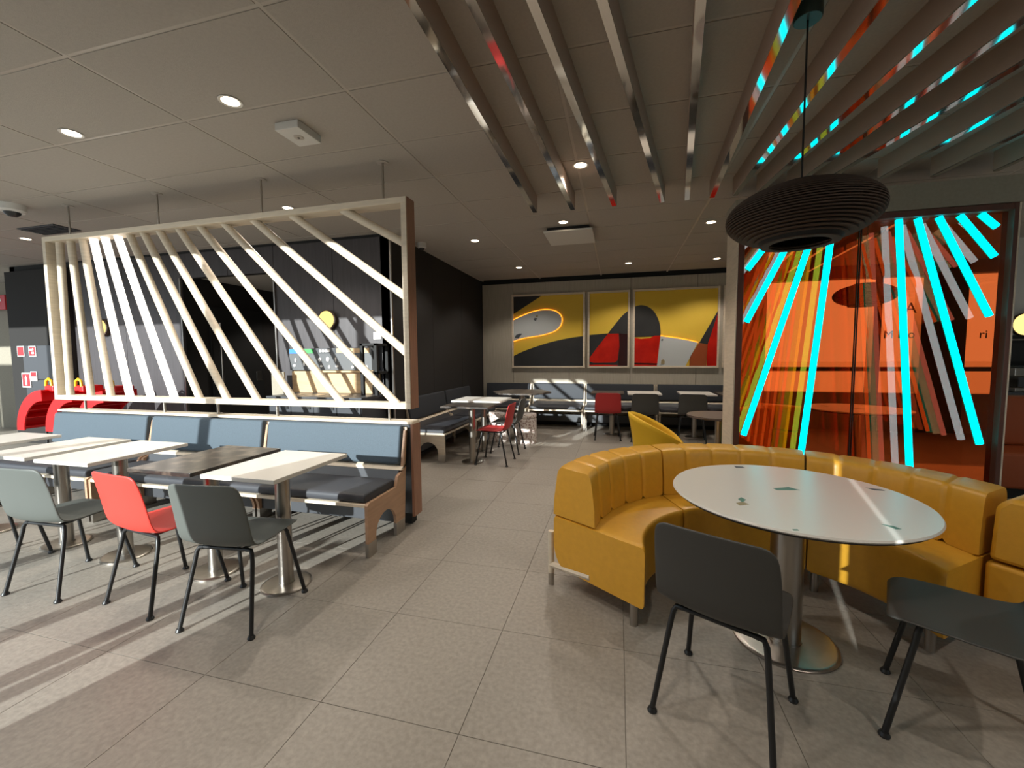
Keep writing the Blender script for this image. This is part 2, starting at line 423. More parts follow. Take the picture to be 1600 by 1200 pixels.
for x in (-5.374, -4.191, -3.006, -1.825):
    MB().path([L(x, 3.03, SZ1-.01), L(x, 3.03, CEIL-.001)], .009).build('hanging_rod', M['steel'], ls, smooth=True)
    MB().lathe([(0,-.006),(.045,-.006),(.045,0),(0,0)], 20, L(x, 3.03, CEIL)).build('ceiling_plate', M['runner'], ls, smooth=True)
for x in (-5.45, -4.35, -3.68, -3.0, -1.86):
    MB().path([L(x, 3.09, .868), L(x, 3.09, SZ0+.005)], .012).build('support_pin', M['steel'], ls, smooth=True)

# low partition behind the bench
lp = thing('low_partition', 'low wooden partition behind the blue bench with a pale top board', 'partition', (-3.70, 3.10, 0))
def Q(x, y, z): return (x+3.70, y-3.10, z)
MB().box(Q(-5.76, 3.06, .09), Q(-1.64, 3.15, .845)).build('core_panel', M['cabinet'], lp)
MB().box(Q(-5.78, 3.035, .845), Q(-1.625, 3.165, .868)).build('top_board', M['birchx'], lp, bevel=.002)
MB().box(Q(-1.64, 3.035, .075), Q(-1.618, 3.165, .845)).build('end_board', M['oak'], lp, bevel=.002)
MB().box(Q(-5.74, 3.065, 0), Q(-1.66, 3.145, .09)).build('plinth', M['blackm'], lp)

# ------------------------------------------------------------------ benches
def arc(cx, cy, r, a0, a1, n=8):
    return [(cx+r*math.cos(math.radians(a0+(a1-a0)*i/n)), cy+r*math.sin(math.radians(a0+(a1-a0)*i/n))) for i in range(n+1)]
SIDE = [(0,0),(.095,0)] + [(.095,.12)] + arc(.235,.12,.14,180,0,10)[1:] + [(.375,0),(.50,0),(.535,.46),(.585,.80),(.555,.80),(.49,.48),(.455,.475),(.415,.46),(.385,.385),(.02,.385),(0,.37)]
def rounded(x0, y0, x1, y1, r, n=4):
    return arc(x1-r, y0+r, r, -90, 0, n)+arc(x1-r, y1-r, r, 0, 90, n)+arc(x0+r, y1-r, r, 90, 180, n)+arc(x0+r, y0+r, r, 180, 270, n)
def bench(Ln, label, loc, rz, group):
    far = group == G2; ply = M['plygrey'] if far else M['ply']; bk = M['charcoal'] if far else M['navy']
    t = thing('bench', label, 'bench', loc, rz, group)
    for x in (0, Ln-.024):
        sp = MB().prism(SIDE, 'x', x, x+.024).build('side_panel', ply, t)
        for y0, y1 in ((-.0015,.0965), (.3735,.5015)):
            MB().box((x-.0015, y0, 0), (x+.0255, y1, .10)).build('metal_foot', M['steel'], sp)
    MB().box((.024,.0,.355), (Ln-.024,.40,.378)).build('seat_board', M['birchx'], t, bevel=.002)
    MB().prism(rounded(.012,.378,.41,.445,.026), 'x', .012, Ln-.03).build('seat_cushion', M['seatblk'], t, smooth=True, bevel=.01)
    a = math.atan2(.045, .3)
    pr = []
    for (yy, zz) in rounded(0, 0, .058, .315, .026):
        pr.append((.475+yy*math.cos(a)+zz*math.sin(a), .535+zz*math.cos(a)-yy*math.sin(a)))
    MB().prism(pr, 'x', .012, Ln-.03).build('back_cushion', bk, t, smooth=True, bevel=.01)
    bs = [(.465,.495),(.480,.492),(.545,.515),(.590,.82),(.575,.825),(.53,.530),(.475,.512)]
    MB().prism(bs, 'x', .0, Ln).build('back_shell', M['birchx'], t, bevel=.002)
    MB().box((.024,.40,.10), (Ln-.024,.418,.24)).build('rear_rail', M['cabinet'], t)
    MB().prism([(.40,.385),(.415,.385),(.485,.49),(.47,.495)], 'x', .024, Ln-.024).build('lower_back', M['cabinet'], t)
    return t
G2 = 'dark benches along the back and hall walls'
G1 = 'blue benches under the lattice screen'
bench(1.335, 'dark blue padded plywood bench at the right end below the lattice screen', (-3.00, 2.45, 0), 0, G1)
bench(1.335, 'dark blue padded plywood bench in the middle of the row below the lattice screen', (-4.36, 2.45, 0), 0, G1)
bench(1.335, 'dark blue padded bench at the left end below the lattice screen, before the boosters', (-5.72, 2.45, 0), 0, G1)
G2 = 'dark benches along the back and hall walls'
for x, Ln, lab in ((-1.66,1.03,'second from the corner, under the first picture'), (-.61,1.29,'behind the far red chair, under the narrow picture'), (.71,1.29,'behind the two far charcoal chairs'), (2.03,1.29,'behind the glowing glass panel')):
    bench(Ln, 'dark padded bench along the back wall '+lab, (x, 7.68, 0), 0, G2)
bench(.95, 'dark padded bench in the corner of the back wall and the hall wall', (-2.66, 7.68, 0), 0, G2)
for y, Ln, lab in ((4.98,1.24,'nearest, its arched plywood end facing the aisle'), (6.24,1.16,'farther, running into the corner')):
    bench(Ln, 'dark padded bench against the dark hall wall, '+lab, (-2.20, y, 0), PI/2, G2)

# ------------------------------------------------------------------ small tables
def table(x0, x1, y0, y1, z, m, label, group, bx=None, by=None, rb=.143, rc=.042):
    cx, cy = (bx if bx is not None else (x0+x1)/2), (by if by is not None else (y0+y1)/2)
    t = thing('cafe_table', label, 'table', (cx, cy, 0), 0, group)
    MB().box((x0-cx, y0-cy, z-.024), (x1-cx, y1-cy, z)).build('tabletop', m, t, bevel=.003)
    MB().path([(0,0,.01), (0,0,z-.026)], rc, 24).build('column', M['steel'], t, smooth=True)
    MB().lathe([(0,0),(rb,0),(rb,.008),(rb-.006,.0125),(rb-.02,.0132),(rc+.004,.015),(rc+.004,.022),(0,.022)], 36).build('base_plate', M['steel'], t, smooth=True)
    MB().box((-.12,-.05,z-.034), (.12,.05,z-.024)).build('top_bracket', M['black'], t)
    return t
G3 = 'small tables in front of the blue benches'
table(-2.245,-1.748,1.755,2.365,.755, M['tabwhite'], 'white small table at the right end of the row by the blue bench', G3, -1.976, 2.045)
table(-2.805,-2.325,1.76,2.41,.753, M['tabdark'], 'dark marbled small table between white tables by the blue bench', G3, -2.556, 2.07)
table(-3.655,-3.167,1.78,2.40,.755, M['tabwhite'], 'white small table left of the dark marbled one, behind the red chair', G3, -3.391, 2.09)
table(-4.245,-3.765,1.79,2.41,.755, M['tabwhite'], 'white small table pushed beside another, behind the left grey chair', G3, -4.05, 2.12)
table(-5.12,-4.61,1.79,2.435,.755, M['tabwhite'], 'white small table at the left edge of the row by the blue bench', G3, -4.95, 2.13)
G4 = 'far tables by the hall bench and back wall'
table(-2.22,-1.57,4.90,5.42,.755, M['tabdark'], 'dark table nearest the hall bench with the red side chair', G4, -1.857, 5.10)
table(-2.32,-1.57,5.50,6.10,.765, M['tabwhite'], 'white table behind the dark one along the hall bench', G4, -1.908, 5.757)
table(-.45,.10,7.12,7.70,.755, M['tabdark'], 'dark table behind the far red chair by the back wall', G4, -.097, 7.425)
table(.16,.70,7.12,7.70,.755, M['tabwhite'], 'white table behind the left far charcoal chair by the back wall', G4, .42, 7.42)
table(1.0,1.53,7.12,7.76,.755, M['tabwhite'], 'white table behind the right far charcoal chair by the back wall', G4, 1.253, 7.484)
table(1.60,2.15,7.12,7.76,.755, M['tabdark'], 'dark table by the back wall, half hidden by the glass panel', G4, 1.86, 7.46)
# rounded hexagonal dark table in the corner
t = thing('cafe_table', 'dark many-sided table with terrazzo stools in the far corner', 'table', (-1.567, 6.75, 0), 0, G4)
hexp = []
for k in range(6):
    a0 = 60*k
    c = (.40*math.cos(math.radians(a0)), .40*math.sin(math.radians(a0)))
    hexp += arc(c[0], c[1], .10, a0-30, a0+30, 5)
MB().prism(hexp, 'z', .776, .80).build('tabletop', M['tabdark'], t, bevel=.003)
MB().path([(0,0,.01), (0,0,.774)], .05, 24).build('column', M['steel'], t, smooth=True)
MB().lathe([(0,0),(.13,0),(.13,.01),(.05,.016),(0,.016)], 32).build('base_plate', M['steel'], t, smooth=True)
for (x, y, lab) in ((-1.44,6.46,'right of the two, beside the table column'), (-1.90,6.55,'left of the two, partly behind the red side chair')):
    t = thing('terrazzo_stool', 'round speckled terrazzo stool '+lab, 'stool', (x, y, 0), 0, 'terrazzo stools in the far corner')
    MB().lathe([(0,0),(.172,0),(.178,.006),(.178,.39),(.172,.396),(0,.396)], 36).build('drum', M['terrazzo'], t, smooth=True)
    MB().lathe([(0,.396),(.16,.396),(.16,.406),(.174,.406),(.178,.412),(.178,.462),(.168,.474),(0,.478)], 36).build('lid', M['terrazzo'], t, smooth=True)

# ------------------------------------------------------------------ chairs
PROF = [  # y, z, half width, edge rise, edge forward
    (.215,.428,.150,.0,0), (.208,.437,.178,.0,0), (.18,.443,.197,.002,0), (.10,.441,.206,.006,0), (.0,.434,.211,.010,0), (-.09,.428,.213,.014,.004),
    (-.150,.433,.213,.014,.012), (-.185,.455,.213,.010,.020), (-.205,.495,.213,.004,.026), (-.218,.56,.212,0,.028), (-.230,.64,.210,0,.026), (-.242,.71,.207,0,.022),
    (-.250,.755,.200,0,.018), (-.254,.778,.184,0,.015), (-.256,.786,.150,0,.012)]
def shell_mesh():
    rows = []; us = [-1,-.92,-.75,-.5,-.25,0,.25,.5,.75,.92,1]
    for (y, z, hw, er, ef) in PROF:
        rows.append([(uu*hw, y+ef*abs(uu)**2.5, z+er*uu*uu) for uu in us])
    return MB().grid(rows)
def chair(label, m, loc, rz, group, legm):
    t = thing('shell_chair', label, 'chair', loc, rz, group)
    sh = shell_mesh().build('shell', m, t, smooth='all', recalc=True)
    so = sh.modifiers.new('solid', 'SOLIDIFY'); so.thickness = .009; so.offset = -1
    sb = sh.modifiers.new('sub', 'SUBSURF'); sb.levels = 1; sb.render_levels = 1
    MB().path([(-.150,.13,.425),(.150,.13,.425)], .009).path([(-.150,-.12,.412),(.150,-.12,.412)], .009).path([(-.10,.13,.42),(-.10,-.12,.41)], .009).path([(.10,.13,.42),(.10,-.12,.41)], .009).build('under_frame', legm, t, smooth=True)
    for sx in (-1, 1):
        for sy, yb in ((1, .13), (-1, -.12)):
            foot = (sx*.205, .208 if sy > 0 else -.208, .012)
            zt = .425 if sy > 0 else .412
            p = [(sx*.125, yb, zt), (sx*.150, yb, zt-.002), (sx*.160, yb+sy*.006, zt-.02), (sx*.166, yb+sy*.012, zt-.06), foot]
            lg = MB().path(p, .0105, 12).build('leg', legm, t, smooth=True)
            MB().lathe([(0,0),(.017,0),(.019,.006),(.013,.018),(0,.018)], 14, (foot[0], foot[1], 0)).build('foot_glide', legm, lg, smooth=True)
    return t
R = math.radians
G5 = 'shell chairs at the small tables'
cg = chair('grey shell chair at the white table, right end of the left row', M['grey'], (-1.985,1.77,0), R(6), G5, M['black'])
cr = chair('bright red shell chair at the white table in the left row', M['red'], (-2.60,1.81,0), R(-7), G5, M['black'])
dup(cg, (-3.33,1.765,0), R(3), 'grey shell chair left of the bright red one in the left row', G5)
dup(cg, (-4.18,1.79,0), R(-4), 'grey shell chair cut by the left edge of the photo', G5)
cd = chair('charcoal shell chair with its back to the viewer at the round table', M['dark'], (.42,1.717,0), R(-27), 'charcoal chairs at the round table', M['black'])
dup(cd, (1.2375,1.80,0), R(62), 'charcoal shell chair at the right edge, seat turned toward the round table', 'charcoal chairs at the round table')
G6 = 'shell chairs at the far tables'
crd = chair('dull red shell chair seen from the side at the dark hall table', M['deepred'], (-1.56,5.17,0), R(90), G6, M['black'])
dup(cd, (-1.56,5.82,0), R(90), 'charcoal shell chair behind the red side chair at the hall bench', G6)
dup(crd, (-.17,7.08,0), R(4), 'dull red shell chair with its back to the viewer before the back wall bench', G6)
dup(cd, (.42,7.05,0), R(0), 'charcoal shell chair beside the far red one before the back wall bench', G6)
dup(cd, (1.15,7.10,0), R(-6), 'charcoal shell chair nearer the glass panel before the back wall bench', G6)
dup(crd, (1.78,7.10,0), R(0), 'dull red shell chair half hidden by the edge of the glass panel', G6)
dup(cg, (3.62,4.02,0), R(-110), 'grey shell chair at the right edge beyond the mustard sofa', G6)

# ------------------------------------------------------------------ round table
RX, RY, RZ = .80, 2.21, .735
t = thing('round_table', 'large white round table with coloured chips in front of the mustard sofa', 'table', (RX, RY, 0))
tt = MB().lathe([(0,RZ-.014),(.515,RZ-.014),(.52,RZ-.008),(.515,RZ),(0,RZ)], 96).build('tabletop', M['tabwhite'], t, smooth=True)
MB().lathe([(0,RZ-.024),(.505,RZ-.024),(.512,RZ-.0145),(0,RZ-.0145)], 96).build('under_layer', M['black'], t, smooth=True)
MB().path([(0,0,.012), (0,0,RZ-.025)], .07, 32).build('column', M['steel'], t, smooth=True)
MB().lathe([(0,0),(.225,0),(.225,.007),(.219,.0115),(.205,.0122),(.075,.014),(.075,.02),(0,.02)], 48).build('base_plate', M['steel'], t, smooth=True)
def chipat(poly, m):
    MB().prism([(x-RX, y-RY) for x, y in poly], 'z', RZ-.0005, RZ+.0006).build('inlay_chip', m, t)
def unz(px, py, z):
    v = d*FPX + r2*(px-800) + u2*(600-py); k = (z-H)/v.z
    return (v.x*k, v.y*k)
for pts, mm in (([(1208,763),(1222,762),(1232,761),(1250,766),(1230,766),(1214,766)],'chip'), ([(1153,780),(1158,777),(1166,781),(1160,785)],'chip'), ([(1150,786),(1160,784),(1171,788),(1156,790)],'chip2'),
                ([(1147,728),(1160,729),(1164,731),(1150,731)],'chip3'), ([(1352,762),(1378,765),(1383,767),(1366,766)],'chip3'), ([(1377,819),(1396,822),(1409,827),(1400,827)],'chip'), ([(1238,827),(1246,827),(1249,829),(1240,829)],'chip')):
    chipat([unz(px, py, RZ) for px, py in pts], M[mm])

dup(t, (2.80, 2.55, 0), 0, 'second large white round table beyond the right edge, mirrored in the glass panel')
# ------------------------------------------------------------------ curved sofa
CX, CY, RI, RO = .77, 2.15, .63, 1.17
def rad(a, tt_, z):   # a = outer angle (deg); tt_ 0 inner .. 1 outer
    ai = math.radians(90+(a-90)/.8); ao = math.radians(a)
    p = (CX+RI*math.cos(ai), CY+RI*math.sin(ai)); q = (CX+RO*math.cos(ao), CY+RO*math.sin(ao))
    return (p[0]+(q[0]-p[0])*tt_, p[1]+(q[1]-p[1])*tt_, z)
def sweep(prof, a0, a1, n, seams=(), depth=0, org=None):
    c = (sum(p[0] for p in prof)/len(prof), sum(p[1] for p in prof)/len(prof))
    angs = [a0+(a1-a0)*i/n for i in range(n+1)]
    for s_ in seams:
        angs += [s_-1.2, s_-.5, s_, s_+.5, s_+1.2]
    angs = sorted(set(round(a, 4) for a in angs))
    rows = []
    for a in angs:
        dd = 0
        for s_ in seams: dd = max(dd, depth*max(0, 1-abs(a-s_)/1.2))
        e = min(abs(a-a0), abs(a-a1)); 
        if e < .9: dd = max(dd, .03*(1-e/.9)**2)
        rows.append([tuple(Vector(rad(a, c[0]+(p[0]-c[0])*(1-dd), c[1]+(p[1]-c[1])*(1-dd)))-Vector(org)) for p in prof])
    m = len(prof); mb = MB()
    vs = [p for rw in rows for p in rw]
    fs = [(i*m+k, i*m+(k+1) % m, (i+1)*m+(k+1) % m, (i+1)*m+k) for i in range(len(rows)-1) for k in range(m)]
    fs += [tuple(range(m)), tuple(range((len(rows)-1)*m, len(rows)*m))]
    return mb.add(vs, fs)
SEATP = arc(.03,.15,.03,270,180,3)+arc(.035,.41,.035,180,90,4)+arc(.97,.415,.03,90,0,4)+arc(.84,.29,.16,0,-80,6)
SEATP = [(p[0], p[1]) for p in SEATP]
BACKP = [(.50,.447),(.505,.55),(.53,.66)]+arc(.60,.685,.06,170,95,5)+arc(.88,.675,.075,80,5,5)+[(.99,.55),(1.0,.447)]
LABS = ['left module of the mustard leather horseshoe sofa, its end facing the aisle', 'middle module of the mustard leather horseshoe sofa behind the round table', 'right module of the mustard leather horseshoe sofa below the glass panel']
BND = [167.6, 118.5, 66.5, 19.0]
for i in range(3):
    a1, a0 = BND[i]-.25, BND[i+1]+.25
    mid = rad((a0+a1)/2, .5, 0)
    t = thing('sofa_module', LABS[i], 'sofa', mid, 0, 'modules of the mustard horseshoe sofa')
    sweep(SEATP, a0, a1, 30, org=mid).build('seat', M['leather'], t, smooth=True)
    seams = [a0+(a1-a0)*k/5 for k in range(1, 5)]
    sweep(BACKP, a0+.1, a1-.1, 30, seams, .075, mid).build('backrest', M['leather'], t, smooth=True)
    for (a, tt_) in ((a0+6, .10), (a1-3, .10), ):
        p = Vector(rad(a, tt_, 0))-Vector(mid)
        MB().path([(p.x, p.y, 0), (p.x, p.y, .125)], .021, 16).build('steel_leg', M['steel'], t, smooth=True)
    for a in (a0+3, a1-.8):
        p = Vector(rad(a, 1.035, 0))-Vector(mid)
        q = Vector(rad(a, .55, 0))-Vector(mid)
        MB().path([(p.x, p.y, 0), (p.x, p.y, .075)], .018, 14).build('steel_leg', M['steel'], t, smooth=True)
        MB().path([(p.x, p.y, .075), (p.x, p.y, .335)], .018, 14).path([(q.x, q.y, .16), (p.x, p.y, .125)], .02, 8).build('wood_post', M['birch'], t, smooth=True)
# end block turning towards the viewer on the right
p0 = Vector(rad(18.6, 1.0, 0)) + Vector((.013, -.016, 0))
t = thing('sofa_module', 'mustard leather end block at the right edge of the photo, turned against the sofa', 'sofa', (p0.x, p0.y, 0), R(-52), 'modules of the mustard horseshoe sofa')
MB().prism([(-.02,.12),(-.02,.435),(.30,.435),(.30,.2),(.22,.12)], 'y', -.28, .28).build('seat', M['leather'], t, smooth=True, bevel=.02)
MB().prism([(-.01,.445),(.0,.70),(.04,.745),(.22,.745),(.29,.69),(.30,.445)], 'y', -.28, .28).build('backrest', M['leather'], t, smooth=True, bevel=.02)
for x, y in ((.04,-.2), (.22,-.2), (.04,.2), (.22,.2)):
    MB().path([(x, y, 0), (x, y, .125)], .021, 16).build('steel_leg', M['steel'], t, smooth=True)

# ------------------------------------------------------------------ dichroic glass partition
PX0, PX1, PY0, PY1, PZ0, PZ1 = 1.03, 2.99, 4.15, 4.52, .02, 2.555
PM = (PX0+PX1)/2
gp = thing('glass_partition', 'glowing orange and cyan glass partition with fanned light tubes behind the mustard sofa', 'partition', (PM, PY0, 0))
def g_(x, y, z): return (x-PM, y-PY0, z)
def gb(n, a, b, m, bv=.003): return MB().box(g_(*a), g_(*b)).build(n, m, gp, bevel=bv)
for s in (0, 1):
    xa, xb = ((PX0, PX0+.05) if s == 0 else (PX1-.03, PX1))
    gb('frame_post', (xa, PY0, PZ0), (xb, PY1, PZ1), M['panelwood'])
gb('outer_cladding', (PX0-.012, PY0-.002, PZ0), (PX0, PY1, PZ1), M['birch'])
gb('outer_cladding', (PX1, PY0-.002, PZ0), (PX1+.012, PY1, PZ1), M['birch'])
gb('frame_rail', (PX0+.05, PY0, PZ1-.05), (PX1-.03, PY1, PZ1), M['panelwood'])
gb('frame_rail', (PX0+.05, PY0, PZ0), (PX1-.03, PY1, .12), M['panelwood'])
gb('front_glass', (PX0+.05, PY0+.0545, .12), (PX1-.03, PY0+.0555, PZ1-.05), M['dichro'], 0)
gb('back_glass', (PX0+.05, PY1-.03, .12), (PX1-.03, PY1-.028, PZ1-.05), M['dichroback'], 0)
TUBES = [((2.241,2.50),(2.425,.30)), ((2.369,2.50),(2.881,.65)), ((2.51,2.50),(2.885,1.69)), ((2.648,2.50),(2.89,2.16)), ((2.784,2.50),(2.89,2.39))]
def tube(a, b, y, m, n, rr=.026):
    va, vb = Vector(g_(a[0], y, a[1])), Vector(g_(b[0], y, b[1]))
    o = MB().path([va, vb], [rr, rr], 14).build(n, m, gp, smooth=True); return o
for (a, b) in TUBES:
    for mir in (0, 1):
        aa, bb = [((2*PM-.01-p[0]) if mir else p[0], p[1]) for p in (a, b)]
        tube(aa, bb, PY0+.055, M['cyan'], 'light_tube')
for ti, (a, b) in enumerate(TUBES):  # glowing rods drawn in place of the tubes' repeated reflections in the glass
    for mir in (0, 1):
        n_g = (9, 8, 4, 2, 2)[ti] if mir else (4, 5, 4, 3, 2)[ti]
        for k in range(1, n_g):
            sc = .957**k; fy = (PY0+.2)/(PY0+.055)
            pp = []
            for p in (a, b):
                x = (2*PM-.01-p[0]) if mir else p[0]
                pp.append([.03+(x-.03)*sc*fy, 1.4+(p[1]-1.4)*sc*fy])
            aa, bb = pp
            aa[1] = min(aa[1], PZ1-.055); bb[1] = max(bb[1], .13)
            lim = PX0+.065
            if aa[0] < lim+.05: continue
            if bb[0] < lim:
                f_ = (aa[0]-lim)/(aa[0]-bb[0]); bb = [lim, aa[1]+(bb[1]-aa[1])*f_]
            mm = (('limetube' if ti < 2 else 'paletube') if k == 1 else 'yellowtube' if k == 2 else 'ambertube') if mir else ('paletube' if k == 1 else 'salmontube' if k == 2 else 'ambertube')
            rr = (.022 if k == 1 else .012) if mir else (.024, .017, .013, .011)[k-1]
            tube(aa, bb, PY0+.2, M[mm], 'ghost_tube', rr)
gb('glass_joint', (PM-.045, PY0+.046, .12), (PM-.04, PY0+.064, PZ1-.05), M['black'], 0)
gb('glass_joint', (PM-.03, PY0+.046, .12), (PM-.026, PY0+.064, PZ1-.05), M['black'], 0)
# bulkhead beam over the partition
struct(MB().box((1.0, 4.15, 2.56), (3.02, 4.50, 2.765)).build('trim_bulkhead', M['beige']))

# ------------------------------------------------------------------ ceiling fins
FINS = [((-.80,1.56),(-.796,4.05)), ((-.573,1.62),(-.435,4.075)), ((-.343,1.68),(-.05,4.08)), ((-.077,1.75),(.376,4.11)), ((.299,1.85),(.593,4.17)), ((.666,2.009),(.791,4.114)),
        ((1.0,2.04),(.976,4.14)), ((1.339,2.129),(1.181,3.843)), ((1.631,2.31),(1.433,3.743)), ((1.872,2.633),(1.647,3.746)), ((2.144,3.0),(2.01,4.033)), ((2.464,3.431),(2.392,4.126)), ((2.808,3.895),(2.787,4.15))]
NM = ['first from the left', 'second from the left', 'third from the left', 'fourth from the left', 'fifth from the left', 'sixth from the left', 'left of the pendant canopy', 'passing behind the pendant cord', 'right of the pendant cord', 'fourth from the right', 'third from the right', 'second from the right', 'last at the right by the bulkhead']
for (a, b), nm in zip(FINS, NM):
    sl = (b[0]-a[0])/(b[1]-a[1])
    ye = min(b[1], 4.10) if b[1] > 4.0 else 4.08
    xe = a[0]+sl*(ye-a[1]); ys = .25; xs = a[0]+sl*(ys-a[1])
    t = thing('ceiling_fin', 'long brown ceiling fin with a mirrored underside, '+nm, 'ceiling fin', (xe, ye, CEIL), 0, 'radiating ceiling fins')
    dirv = Vector((xs-xe, ys-ye, 0)); nrm = Vector((-dirv.y, dirv.x, 0)).normalized()*.021
    def fin(z0, z1, k):
        e = nrm*k; lo = [(e.x, e.y), (-e.x, -e.y), (dirv.x-e.x, dirv.y-e.y), (dirv.x+e.x, dirv.y+e.y)]
        return MB().prism(lo, 'z', z0, z1)
    fin(-.143, -.0, 1).build('blade', M['finside'], t)
    fin(-.150, -.1435, .96).build('mirror_strip', M['mirror'], t)

# ------------------------------------------------------------------ pendant lamp
PXX, PYY, PZZ = .80, 2.21, 2.03
t = thing('pendant_lamp', 'large black layered saucer pendant lamp hanging over the round table', 'lamp', (PXX, PYY, 0))
NR = 26; hh = .130; RR = .305
for i in range(NR):
    f = -1+2*(i+.5)/NR; z = PZZ+f*hh
    ro_ = RR*math.sqrt(max(.02, 1-abs(f)**2.0))
    ro_ = max(ro_, .155) if f < 0 else max(ro_, .10)
    ri_ = max(.06, ro_-.035)
    th = hh/NR*.5
    MB().lathe([(ri_, z-th), (ro_, z-th), (ro_, z+th), (ri_, z+th)], 56, closed=True).build('shade_ring', M['lampblk'], t, smooth=True)
MB().lathe([(.145, PZZ-hh*.95), (.152, PZZ-hh*.95), (RR-.05, PZZ-.0), (.11, PZZ+hh*.95), (.10, PZZ+hh*.95), (RR-.06, PZZ)], 48, closed=True).build('inner_liner', M['blackm'], t, smooth=True)
MB().lathe([(0, PZZ+hh-.004), (.11, PZZ+hh-.004), (.11, PZZ+hh+.004), (0, PZZ+hh+.004)], 32).build('top_cap', M['blackm'], t, smooth=True)
MB().lathe([(0,PZZ-.02),(.03,PZZ-.01),(.035,PZZ+.03),(.02,PZZ+.06),(.02,PZZ+hh),(0,PZZ+hh)], 20).build('bulb_holder', M['black'], t, smooth=True)
MB().path([(0,0,PZZ+hh), (0,0,CEIL-.06)], .0045, 8).build('cord', M['black'], t, smooth=True)
MB().lathe([(0,-.06),(.052,-.06),(.056,-.055),(.056,0),(0,0)], 32, (0,0,CEIL)).build('canopy', M['canopy'], t, smooth=True)

dup(t, (2.80, 2.60, .05), 0, 'second black saucer pendant lamp beyond the right edge, mirrored in the glass panel')
# ------------------------------------------------------------------ yellow tub chair and round dark table behind the sofa
t = thing('tub_chair', 'yellow tub chair with a sloping rim behind the mustard sofa', 'chair', (.40, 4.60, 0), R(-2))
rows = []
NA = 40
for f in (0, .2, .4, .6, .8, .94, 1):
    rw = []
    for k in range(NA+1):
        a = 2*PI*k/NA
        hgt = .43+.35*((1-math.cos(a))/2)**.65
        rr = .21+.085*f*f
        rw.append((rr*math.cos(a), rr*math.sin(a), .02+(hgt-.02)*f))
    rows.append(rw)
sh = MB().grid(rows).build('tub_shell', M['yellow'], t, smooth='all')
so = sh.modifiers.new('solid', 'SOLIDIFY'); so.thickness = .03; so.offset = -1
MB().lathe([(0,.02),(.19,.02),(.20,.36),(.19,.41),(.15,.43),(0,.43)], 32).build('seat_pad', M['yellow'], t, smooth=True)
t = thing('cafe_table', 'small dark round table left of the glass panel behind the yellow tub chair', 'table', (1.10, 5.02, 0), 0, G4)
MB().lathe([(0,.70),(.335,.70),(.34,.712),(.335,.724),(0,.724)], 48).build('tabletop', mat('brown_table', (84,70,62), .4), t, smooth=True)
MB().path([(0,0,.01), (0,0,.70)], .042, 24).build('column', M['steel'], t, smooth=True)
MB().lathe([(0,0),(.18,0),(.18,.008),(.05,.014),(0,.014)], 32).build('base_plate', M['steel'], t, smooth=True)

# ------------------------------------------------------------------ pictures on the back wall
def W(px, py, Y=8.26):
    v = d*FPX + r2*(px-800) + u2*(600-py); k = Y/v.y
    return (v.x*k, H+v.z*k)
def C8(x, y): return W(780+x/4.324, 430+y/4.324)
PZ_0, PZ_1 = 1.15, 2.63
def smooth_curve(pts, n=6):
    o = []
    for i in range(len(pts)-1):
        p0 = pts[max(i-1, 0)]; p1 = pts[i]; p2 = pts[i+1]; p3 = pts[min(i+2, len(pts)-1)]
        for k in range(n):
            t_ = k/n
            o.append(tuple(.5*((2*p1[c])+(-p0[c]+p2[c])*t_+(2*p0[c]-5*p1[c]+4*p2[c]-p3[c])*t_*t_+(-p0[c]+3*p1[c]-3*p2[c]+p3[c])*t_**3) for c in (0, 1)))
    o.append(pts[-1]); return o
def picture(x0, x1, label, base, shapes):
    cx = (x0+x1)/2
    t = thing('picture', label, 'picture', (cx, YB, PZ_0), 0, 'framed pictures on the back wall')
    for nm, a, b in (('frame_side', (x0, PZ_0), (x0+.035, PZ_1)), ('frame_side', (x1-.035, PZ_0), (x1, PZ_1)), ('frame_rail', (x0+.035, PZ_0), (x1-.035, PZ_0+.035)), ('frame_rail', (x0+.035, PZ_1-.035), (x1-.035, PZ_1))):
        MB().box((a[0]-cx, -.06, a[1]-PZ_0), (b[0]-cx, -.002, b[1]-PZ_0)).build(nm, M['birch'], t, bevel=.003)
    MB().box((x0+.03-cx, -.02, .03), (x1-.03-cx, -.004, PZ_1-PZ_0-.03)).build('backing_panel', M[base], t)
    lay = 0
    def clip(p): return (min(max(p[0], x0+.036), x1-.036)-cx, min(max(p[1], PZ_0+.036), PZ_1-.036)-PZ_0)
    for nm, mm, pts in shapes:
        lay += 1
        pp = [clip(C8(*p)) for p in pts]
        q = [pp[0]]
        for p in pp[1:]:
            if abs(p[0]-q[-1][0])+abs(p[1]-q[-1][1]) > 1e-4: q.append(p)
        if nm == 'led_edge':
            MB().path([(a, -.030-.0, b) for a, b in q], .009, 8).build(nm, M[mm], t, smooth=True)
        else:
            MB().prism(q, 'y', -.026-.003*lay, -.020).build(nm, M[mm], t)
    return t
pill = smooth_curve([(90,303),(150,275),(220,248),(300,232),(370,238),(412,265),(425,300),(412,345),(370,380),(290,405),(200,420),(150,430),(90,450)])
picture(-2.118, -.640, 'square picture nearest the dark corner with a glowing orange loop around a pale pill shape', 'artyellow',
        [('black_cutout', 'artblack', [(85,262),(85,137),(285,137)]), ('pale_cutout', 'artwhite', pill), ('led_edge', 'orangeled', pill),
         ('black_cutout', 'artblack', smooth_curve([(85,552),(140,525),(200,500),(330,457),(460,427),(575,410)])+[(575,620),(85,620)]),
         ('chip', 'chip3', [(105,425),(112,405),(135,395),(155,396),(130,425)]), ('chip', 'chip3', [(232,300),(240,288),(258,292),(245,310)]), ('chip', 'chip2', [(245,275),(262,268),(262,280),(250,284)])])
